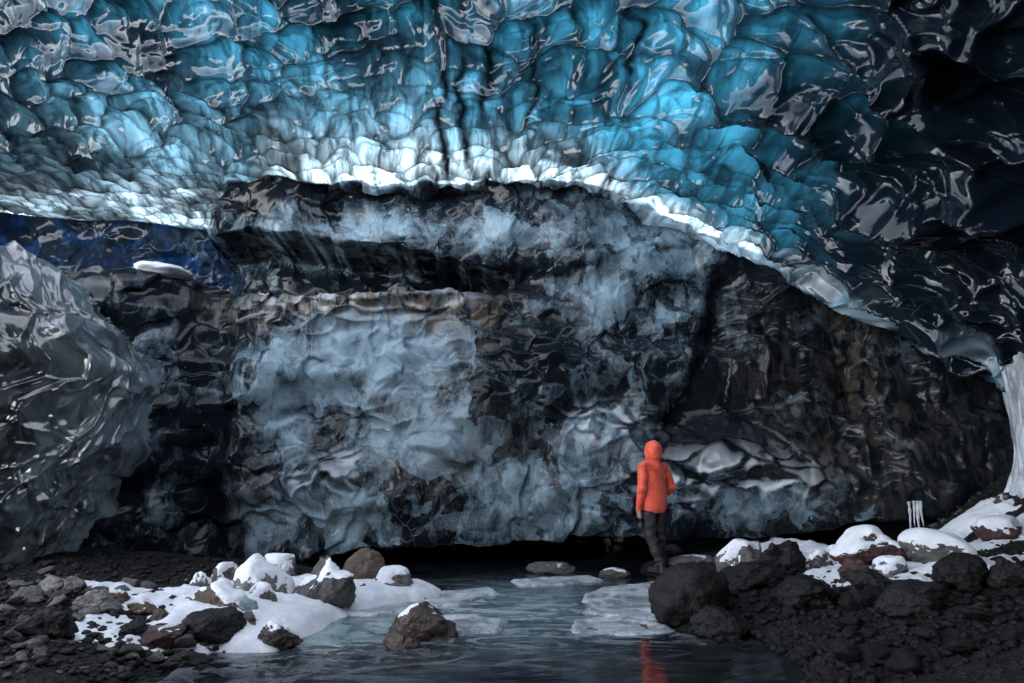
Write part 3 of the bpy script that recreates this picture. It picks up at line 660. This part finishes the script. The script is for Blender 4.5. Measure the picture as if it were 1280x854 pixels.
# ------------------------------------------------------------------ sheets of ice on the water
def ice_sheet(pts, label, mat, seed, z=.03, res=.028):
    Wp = np.array([atz(px, py, z)[:2] for px, py in pts]); n = len(Wp)
    lo, hi = Wp.min(0)-.15, Wp.max(0)+.15
    X, Y = np.meshgrid(np.arange(lo[0],hi[0],res), np.arange(lo[1],hi[1],res))
    d = np.full(X.shape, 1e9); ins = np.zeros(X.shape, bool)
    for i in range(n):
        a, b = Wp[i], Wp[(i+1)%n]; e = b-a; tt = np.clip(((X-a[0])*e[0]+(Y-a[1])*e[1])/(e@e), 0, 1)
        d = np.minimum(d, np.hypot(X-a[0]-tt*e[0], Y-a[1]-tt*e[1])); cc = (a[1] > Y) != (b[1] > Y)
        ins ^= cc & (X < (b[0]-a[0])*(Y-a[1])/(b[1]-a[1]+1e-12)+a[0])
    d = np.where(ins, d, -d)+.09*fbm2(X*2.2, Y*2.2, 4, seed)
    Zt = z*ss(-.03, .05, d)+.012*fbm2(X*3, Y*3, 4, seed+3)*ss(0,.2,d)-.03+(.02 if mat == 'sheet' else .004)*np.exp(-((d-.05)/.035)**2)
    keep = d > -.04; q = grid_quads(*X.shape); q = q[keep.ravel()[q].all(1)]
    u, inv = np.unique(q, return_inverse=True); V = np.stack([X,Y,Zt+.012],-1).reshape(-1,3)[u]; f = inv.reshape(-1,4); m = len(V)
    ed = {}                                               # close the underside so the sheet has thickness
    fl = np.concatenate([np.sort(f[:,[i,(i+1)%4]],1) for i in range(4)]); dr = np.concatenate([f[:,[i,(i+1)%4]] for i in range(4)])
    key = fl[:,0]*10**7+fl[:,1]; uq, ix, ct = np.unique(key, return_index=True, return_counts=True); be = dr[ix[ct == 1]]
    sidef = np.stack([be[:,1], be[:,0], be[:,0]+m, be[:,1]+m], 1)
    me = mesh_np('ice_sheet', np.concatenate([V, V-np.array([0,0,.04])]), np.concatenate([f, f[:,::-1]+m, sidef]))
    rim = np.exp(-((d.ravel()[u]-.06)/.05)**2)*(1.0 if mat == 'sheet' else .3)*ss(-.2,.4,fbm2(X*1.7,Y*1.7,3,seed+8)).ravel()[u]; attr(me, 'rim', np.concatenate([rim, rim]))
    return tag(link('ice_sheet', me, M[mat]), label, 'ice sheet')
ice_sheet([(420,764),(470,752),(545,738),(610,734),(625,740),(590,750),(540,756),(470,768)], 'long pale ice shelf reaching from the left snow bank into the river','sheet', 1)
ice_sheet([(545,770),(600,766),(640,772),(625,786),(570,790),(540,782)], 'round grey ice disc afloat beyond the brown river boulder','sheet', 2)
ice_sheet([(725,738),(790,730),(840,722),(835,745),(822,772),(770,772),(735,762)], 'large pale ice sheet on the right of the river below the person','sheet', 3)
ice_sheet([(712,772),(770,770),(825,776),(838,786),(790,792),(720,788)], 'narrow grey ice shelf in front of the large pale sheet','sheet', 4, .022)
ice_sheet([(375,800),(420,776),(480,768),(530,772),(470,790),(430,806)], 'teal ice sheet left of the brown river boulder','sheet_teal', 5, .02)
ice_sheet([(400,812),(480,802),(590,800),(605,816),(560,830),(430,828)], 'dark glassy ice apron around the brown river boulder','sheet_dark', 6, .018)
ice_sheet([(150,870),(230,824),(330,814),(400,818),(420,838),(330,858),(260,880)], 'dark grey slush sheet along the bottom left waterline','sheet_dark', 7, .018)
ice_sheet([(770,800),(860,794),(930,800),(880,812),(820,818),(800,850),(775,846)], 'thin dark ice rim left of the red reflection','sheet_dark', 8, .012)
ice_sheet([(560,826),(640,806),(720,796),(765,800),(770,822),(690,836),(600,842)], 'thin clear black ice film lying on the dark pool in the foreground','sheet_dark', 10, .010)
ice_sheet([(600,748),(640,742),(690,746),(700,754),(650,760),(610,757)], 'small frosted ice pan drifting in the milky middle of the river','sheet_teal', 11, .014)
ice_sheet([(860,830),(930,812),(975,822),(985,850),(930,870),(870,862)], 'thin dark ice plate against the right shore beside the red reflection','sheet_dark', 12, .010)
ice_sheet([(640,724),(690,720),(745,718),(750,724),(700,729),(650,730)], 'small snowy ice floe at the back under the wall','sheet', 9)

# ------------------------------------------------------------------ ice column, icicles, chunks
def column():
    g = atz(1275, 640, 1.0); c = aty(1314, 560, 8.15); z0, z1 = tz(c[0], c[1])-.3, 3.3
    zz = np.arange(z0, z1, .02); th = np.linspace(0, 2*np.pi, 160); TH, ZZ = np.meshgrid(th, zz)
    r = .43-.03*ss(z0, z0+.9, ZZ)+.06*ss(1.9, 3.0, ZZ)+.12*ss(z0+.5, z0, ZZ)
    r = r+.05*fbm2(np.cos(TH)*3+np.sin(TH)*2, ZZ*.8, 3, 141)+.035*fbm2(np.cos(TH)*9, ZZ*1.2+np.sin(TH)*9, 3, 142)
    me = mesh_np('ice_column', np.stack([r*np.cos(TH), r*np.sin(TH)*.8, ZZ], -1).reshape(-1,3), grid_quads(*TH.shape)[:, ::-1])
    o = link('ice_column', me, M['white_ice']); o.location = (c[0]+.02, c[1], 0)
    tag(o, 'white frozen column standing between ceiling and gravel at the right edge', 'ice column')
column()
for k, (px, y0, y1, wd) in enumerate([(1135,634,664,5),(1141,634,658,3),(1146,634,665,6),(1151,634,660,4)]):
    yd = min(float(WALL_P[np.argmin(abs(wzs-zq)), np.argmin(abs(wxs-aty(px, y0, 9.4)[0]))]) for zq in (.86,.94,1.02))+.0; a, b = aty(px, y0-8, yd), aty(px+1, y1, yd); L = a[2]-b[2]; zz = np.linspace(0, 1, 24); th = np.linspace(0, 2*np.pi, 13)
    TH, ZZ = np.meshgrid(th, zz); r = wd/2*yd/F*(1-ZZ)**.6*(1+.18*np.sin(ZZ*23+k))+.001
    me = mesh_np('icicle', np.stack([r*np.cos(TH)+.01*np.sin(ZZ*4+k), r*np.sin(TH), -ZZ*L], -1).reshape(-1,3), grid_quads(*TH.shape))
    o = link('icicle', me, M['white_ice']); o.location = a
    tag(o, ['leftmost icicle of the short row hanging under the right wall edge','thin icicle, second from the left in the short row','thickest and longest icicle, second from the right in the row','rightmost icicle of the short row on the right wall edge'][k], 'icicle', 'icicles under the right wall edge')
# the wedge of clear ice on the slope
c = hit(1206, 626); V, Fc = rock_shape(151, (.46,.36,.32), 4, 9, .95, .03); V[:,0] *= 1+.9*(V[:,2]/.16); V[:,2] += .15
V[:,0] *= .62
o = link('ice_wedge', mesh_np('ice_wedge', V, Fc), M['white_ice']); o.location = (c[0], c[1]+.1, c[2]-.02); tag(o, 'wedge of white ice lying point down on the gravel slope', 'ice chunk')
rock(1262,676,56,22,'snow-topped reddish slab beside the foot of the ice column','red_rock',.7,.07,71,name='slab',cat='rock slab')
# drift on the dark ledge
V, Fc = rock_shape(161, (1.0,.9,.30), 4, 3, .5, .08); c = aty(200, 330, 11.2); ci = np.argmin(abs(wxs-c[0])); zi = zl2[0,ci]; yi = WALL_Y(c[0], zi-.2)
o = link('snow_drift', mesh_np('snow_drift', V, Fc), M['snow']); o.location = (c[0]+.15, yi+.32, zi-.03); tag(o, 'small white snow drift on top of the dark ledge at the upper left', 'snow drift')

# ------------------------------------------------------------------ the person
pc = hit(826, 717); PB0 = np.array([pc[0]-.04, pc[1]+.05, max(.0, tz(pc[0], pc[1])-.01)])
root = empty('person', PB0, R(33)); root.scale = (1.0,1.0,.975); tag(root, 'person in orange hooded jacket and dark trousers standing with back turned beneath the ice wall', 'person')
def sdf_part(name, fn, lo, hi, h, mat, parent=None, sm=2):
    G = grid3(lo, hi, h); Fv = fn(G); V, Q = surface_nets(Fv, lo, h); me = mesh_np(name, V, Q)
    o = link(name, me, mat, parent); return o
def simple(name, col, rough=.6, bump=.2, sc=60, sheen=0):
    t = NT(name); g = t.n('ShaderNodeTexCoord').outputs['Object']; n = t.noise(g, sc, 3, .6); n2 = t.noise(g, 9, 4, .6)
    return t.out(t.pr(Base_Color=t.mix(t.mr(n2, .3, .7), tuple(c*.85 for c in col), tuple(min(1,c*1.12) for c in col)), Roughness=rough, Normal=t.bump(n2, bump, .02, t.bump(n, .15, .002)), Sheen_Weight=sheen))
M['skin'] = simple('skin', (.50,.32,.25), .5, .05)
M['jacket'] = simple('orange_jacket', (.90,.115,.060), .55, .6, 150, .25)
M['trousers'] = simple('dark_trousers', (.030,.024,.026), .75, .5, 140)
M['boot'] = simple('boot_leather', (.018,.015,.014), .5, .3, 80)
sh = .075                                                # feet stand a little to the right of the hips
LH, RH = np.array([-.085,0,.90]), np.array([.085,0,.90])
LK, RK = np.array([-.075+.02,.035,.50]), np.array([.10+.02,.05,.50])
LA, RA = np.array([-.045+sh,-.045,.10]), np.array([.10+sh,.05,.10])
LS, LE, LW = np.array([-.185,-.01,1.41]), np.array([-.235,-.025,1.12]), np.array([-.225,.055,.865])
RS, RE, RW = np.array([.185,-.01,1.41]), np.array([.275,-.06,1.13]), np.array([.19,.09,.97])
def hand(P, W, d, side):
    d = d/np.linalg.norm(d); a = np.array([0,1.,0]); a = a-d*(a@d); a /= np.linalg.norm(a); n = np.cross(d, a)
    f = smin(cap(P, W, W+d*.045+a*.012, .026, .027), cap(P, W+d*.03-a*.014, W+d*.085-a*.018, .020, .016), .02)
    f = smin(f, cap(P, W+d*.03+a*.012, W+d*.085+a*.018, .020, .016), .02)
    for k, (o_, L) in enumerate([(.030,.066),(.010,.075),(-.010,.070),(-.029,.055)]):
        b0 = W+d*.082+a*o_; b1 = b0+d*L*.5+n*side*.008; b2 = b1+d*L*.45+n*side*.02
        f = smin(f, np.minimum(cap(P, b0, b1, .0098, .009), cap(P, b1, b2, .009, .0075)), .006)
    t0 = W+d*.03+a*.024; t1 = t0+d*.035+a*.022+n*side*.012; t2 = t1+d*.03+a*.004+n*side*.010
    return smin(f, np.minimum(cap(P, t0, t1, .013, .011), cap(P, t1, t2, .011, .009)), .008)
def body(P):
    Q = P*np.array([1,1.35,1]); f = cap(Q, (0,0,.98), (0,0,1.33), .125, .15)
    f = smin(f, cap(P, (-.16,-.01,1.41), (.16,-.01,1.41), .06, .06), .06)
    for H_, K_, A_ in ((LH,LK,LA),(RH,RK,RA)):
        f = smin(f, np.minimum(cap(P, H_, K_, .085, .055), cap(P, K_, A_, .052, .036)), .05)
        f = smin(f, cap(P, A_+np.array([0,-.02,-.045]), A_+np.array([0,.14,-.06]), .035, .03), .03)
    for s_, e_, w_, sd_ in ((LS,LE,LW,1),(RS,RE,RW,-1)):
        f = smin(f, np.minimum(cap(P, s_, e_, .05, .04), cap(P, e_, w_, .04, .027)), .03)
        f = smin(f, hand(P, w_, (w_-e_)*np.array([1,.35,1]), sd_), .012)
    f = smin(f, cap(P, (0,0,1.45), (0,.01,1.56), .055, .055), .03)
    hd = smin(ell(P, (0,.0,1.655), (.074,.092,.098)), ell(P, (0,.035,1.60), (.055,.06,.065)), .03)
    hd = smin(hd, cap(P, (0,.088,1.655), (0,.112,1.625), .010,.014), .015)              # nose
    for e_ in (-1,1):
        hd = -smin(-hd, np.linalg.norm(P-np.array([e_*.031,.098,1.662]), axis=-1)-.014, .01)
        hd = smin(hd, np.linalg.norm(P-np.array([e_*.031,.082,1.660]), axis=-1)-.0125, .004)
        hd = smin(hd, ell(P, (e_*.077,-.005,1.645), (.012,.022,.032)), .01)
    hd = smin(hd, cap(P, (-.020,.092,1.598), (.020,.092,1.598), .007,.007), .006)
    return smin(f, hd, .02)
sdf_part('body', body, (-.40,-.22,-.01), (.40,.30,1.78), .0075, M['skin'], root)
def fold(P, s=1.0): return .006*s*fbm3(P*np.array([9,9,18.]), 3, 171)+.008*s*np.abs(fbm3(P*np.array([5,5,9.])+3, 2, 174))
def jacket(P):
    Q = P*np.array([1,1.28,1]); f = cap(Q, (0,.0,.92), (0,0,1.32), .192, .178)
    f = smin(f, cap(P, (-.165,-.01,1.405), (.165,-.01,1.405), .078, .078), .07)
    for s_, e_, w_ in ((LS,LE,LW),(RS,RE,RW)):
        slv = np.minimum(cap(P, s_, e_, .078, .066), cap(P, e_, w_+(w_-e_)*.02, .066, .047))
        f = smin(f, slv, .022)
    f = smin(f, cap(P, (0,-.01,1.42), (0,-.005,1.56), .10, .095), .05)
    hd = ell(P, (0,-.015,1.640), (.105,.130,.132)); hd = smin(hd, ell(P, (0,-.075,1.54), (.085,.06,.085)), .05)
    f = smin(f, hd, .035)
    f = np.maximum(f, -ell(P, (0,.125,1.635), (.078,.11,.10)))
    f = f+fold(P)-.004*np.exp(-((P[...,2]-.83)/.012)**2)+.004*np.exp(-((P[...,2]-1.02-.02*P[...,0])/.010)**2)*(np.abs(P[...,0]) < .2)
    f = f+.006*np.sin((P[...,2]*55+fbm3(P*7,2,172)*3))*np.exp(-((P[...,2]-1.12)/.10)**2)*(np.abs(P[...,0]) > .17)
    bk = P[...,1] < .02
    f = f+.006*np.exp(-((P[...,2]-1.30-.25*np.abs(P[...,0]))/.007)**2)*bk                      # yoke seam across the back
    f = f+.006*np.exp(-(P[...,0]/.006)**2)*(P[...,2] > 1.50)*bk                                # seam over the hood
    f = f+.010*np.exp(-((np.abs(P[...,0])-.185)/.010)**2)*(P[...,2] > 1.16)*(P[...,2] < 1.44)    # arm holes
    f = f+.012*np.exp(-((P[...,2]-1.49)/.014)**2)                                              # fold where hood meets collar
    cut = np.where(np.abs(P[...,0]) < .20, .795-P[...,2], -1)
    return np.maximum(f, cut)
jk = sdf_part('jacket', jacket, (-.42,-.26,.76), (.42,.28,1.82), .0075, M['jacket'], root)
jk['label'] = 'bright orange hooded jacket'
def trousers(P):
    f = cap(P*np.array([1,1.15,1]), (-.03,0,.92), (.03,0,.92), .125, .125)
    for H_, K_, A_ in ((LH,LK,LA),(RH,RK,RA)):
        f = smin(f, np.minimum(cap(P, H_, K_, .104, .078), cap(P, K_, A_+np.array([0,0,.0]), .078, .072)), .03)
    f = f+fold(P, 2.0)+.005*np.sin(P[...,2]*60+fbm3(P*8,2,173)*4)*ss(.45,.1,P[...,2])
    return np.maximum(np.maximum(f, .075-P[...,2]), P[...,2]-.97)
sdf_part('trousers', trousers, (-.26,-.22,.04), (.34,.24,1.0), .008, M['trousers'], root)
for A_, rz_ in ((LA,.15),(RA,-.25)):
    def boot(P, A_=A_):
        d = np.array([math.sin(-rz_)*.17, math.cos(rz_)*.17, 0])
        f = smin(cap(P, A_+np.array([0,-.02,.06]), A_+np.array([0,-.03,-.05]), .056, .05), cap(P, A_+np.array([0,-.03,-.055]), A_+np.array([0,0,-.062])+d, .050, .043), .03)
        f = np.maximum(f, .002-P[...,2]); sole = np.maximum(f-.008, P[...,2]-.025)
        return np.minimum(f, np.maximum(sole, -P[...,2]))
    sdf_part('boot', boot, tuple(A_-np.array([.12,.14,.12])), tuple(A_+np.array([.12,.26,.10])), .007, M['boot'], root)

# ------------------------------------------------------------------ world and light
w = bpy.data.worlds.new('World'); scene.world = w; w.use_nodes = True; nt = w.node_tree
SUN_EL, SUN_AZ = R(48), R(12)       # azimuth from +Y towards +X: beyond the wall, shining down through the ice roof
sky = nt.nodes.new('ShaderNodeTexSky'); sky.sky_type = 'NISHITA'; sky.sun_disc = False; sky.sun_elevation = SUN_EL; sky.sun_rotation = SUN_AZ; sky.air_density = .7; sky.dust_density = .1; sky.ozone_density = 2.2
bg = nt.nodes['Background']; bg.inputs[1].default_value = .15; hs = nt.nodes.new('ShaderNodeHueSaturation'); hs.inputs['Saturation'].default_value = .30     # thin white cloud over the whole sky
nt.links.new(sky.outputs[0], hs.inputs['Color']); nt.links.new(hs.outputs[0], bg.inputs[0])
ld = bpy.data.lights.new('sun', 'SUN'); ld.energy = 2.4; ld.angle = R(5); ld.color = (1,.97,.93)
sun = bpy.data.objects.new('sun', ld); COL.objects.link(sun)
dirv = Vector((math.sin(SUN_AZ)*math.cos(SUN_EL), math.cos(SUN_AZ)*math.cos(SUN_EL), math.sin(SUN_EL)))
sun.rotation_euler = dirv.to_track_quat('Z', 'Y').to_euler(); sun.location = (0,0,20)

scene.view_settings.view_transform = 'Standard'; scene.view_settings.look = 'None'; scene.view_settings.gamma = 1; scene.view_settings.use_curve_mapping = False
scene.view_settings.exposure = 3.45
scene.render.engine = 'CYCLES'
cy = scene.cycles; cy.use_denoising = True; cy.max_bounces = 8; cy.diffuse_bounces = 3; cy.glossy_bounces = 4; cy.transmission_bounces = 4
cy.sample_clamp_indirect = 6; cy.caustics_reflective = False; cy.caustics_refractive = False
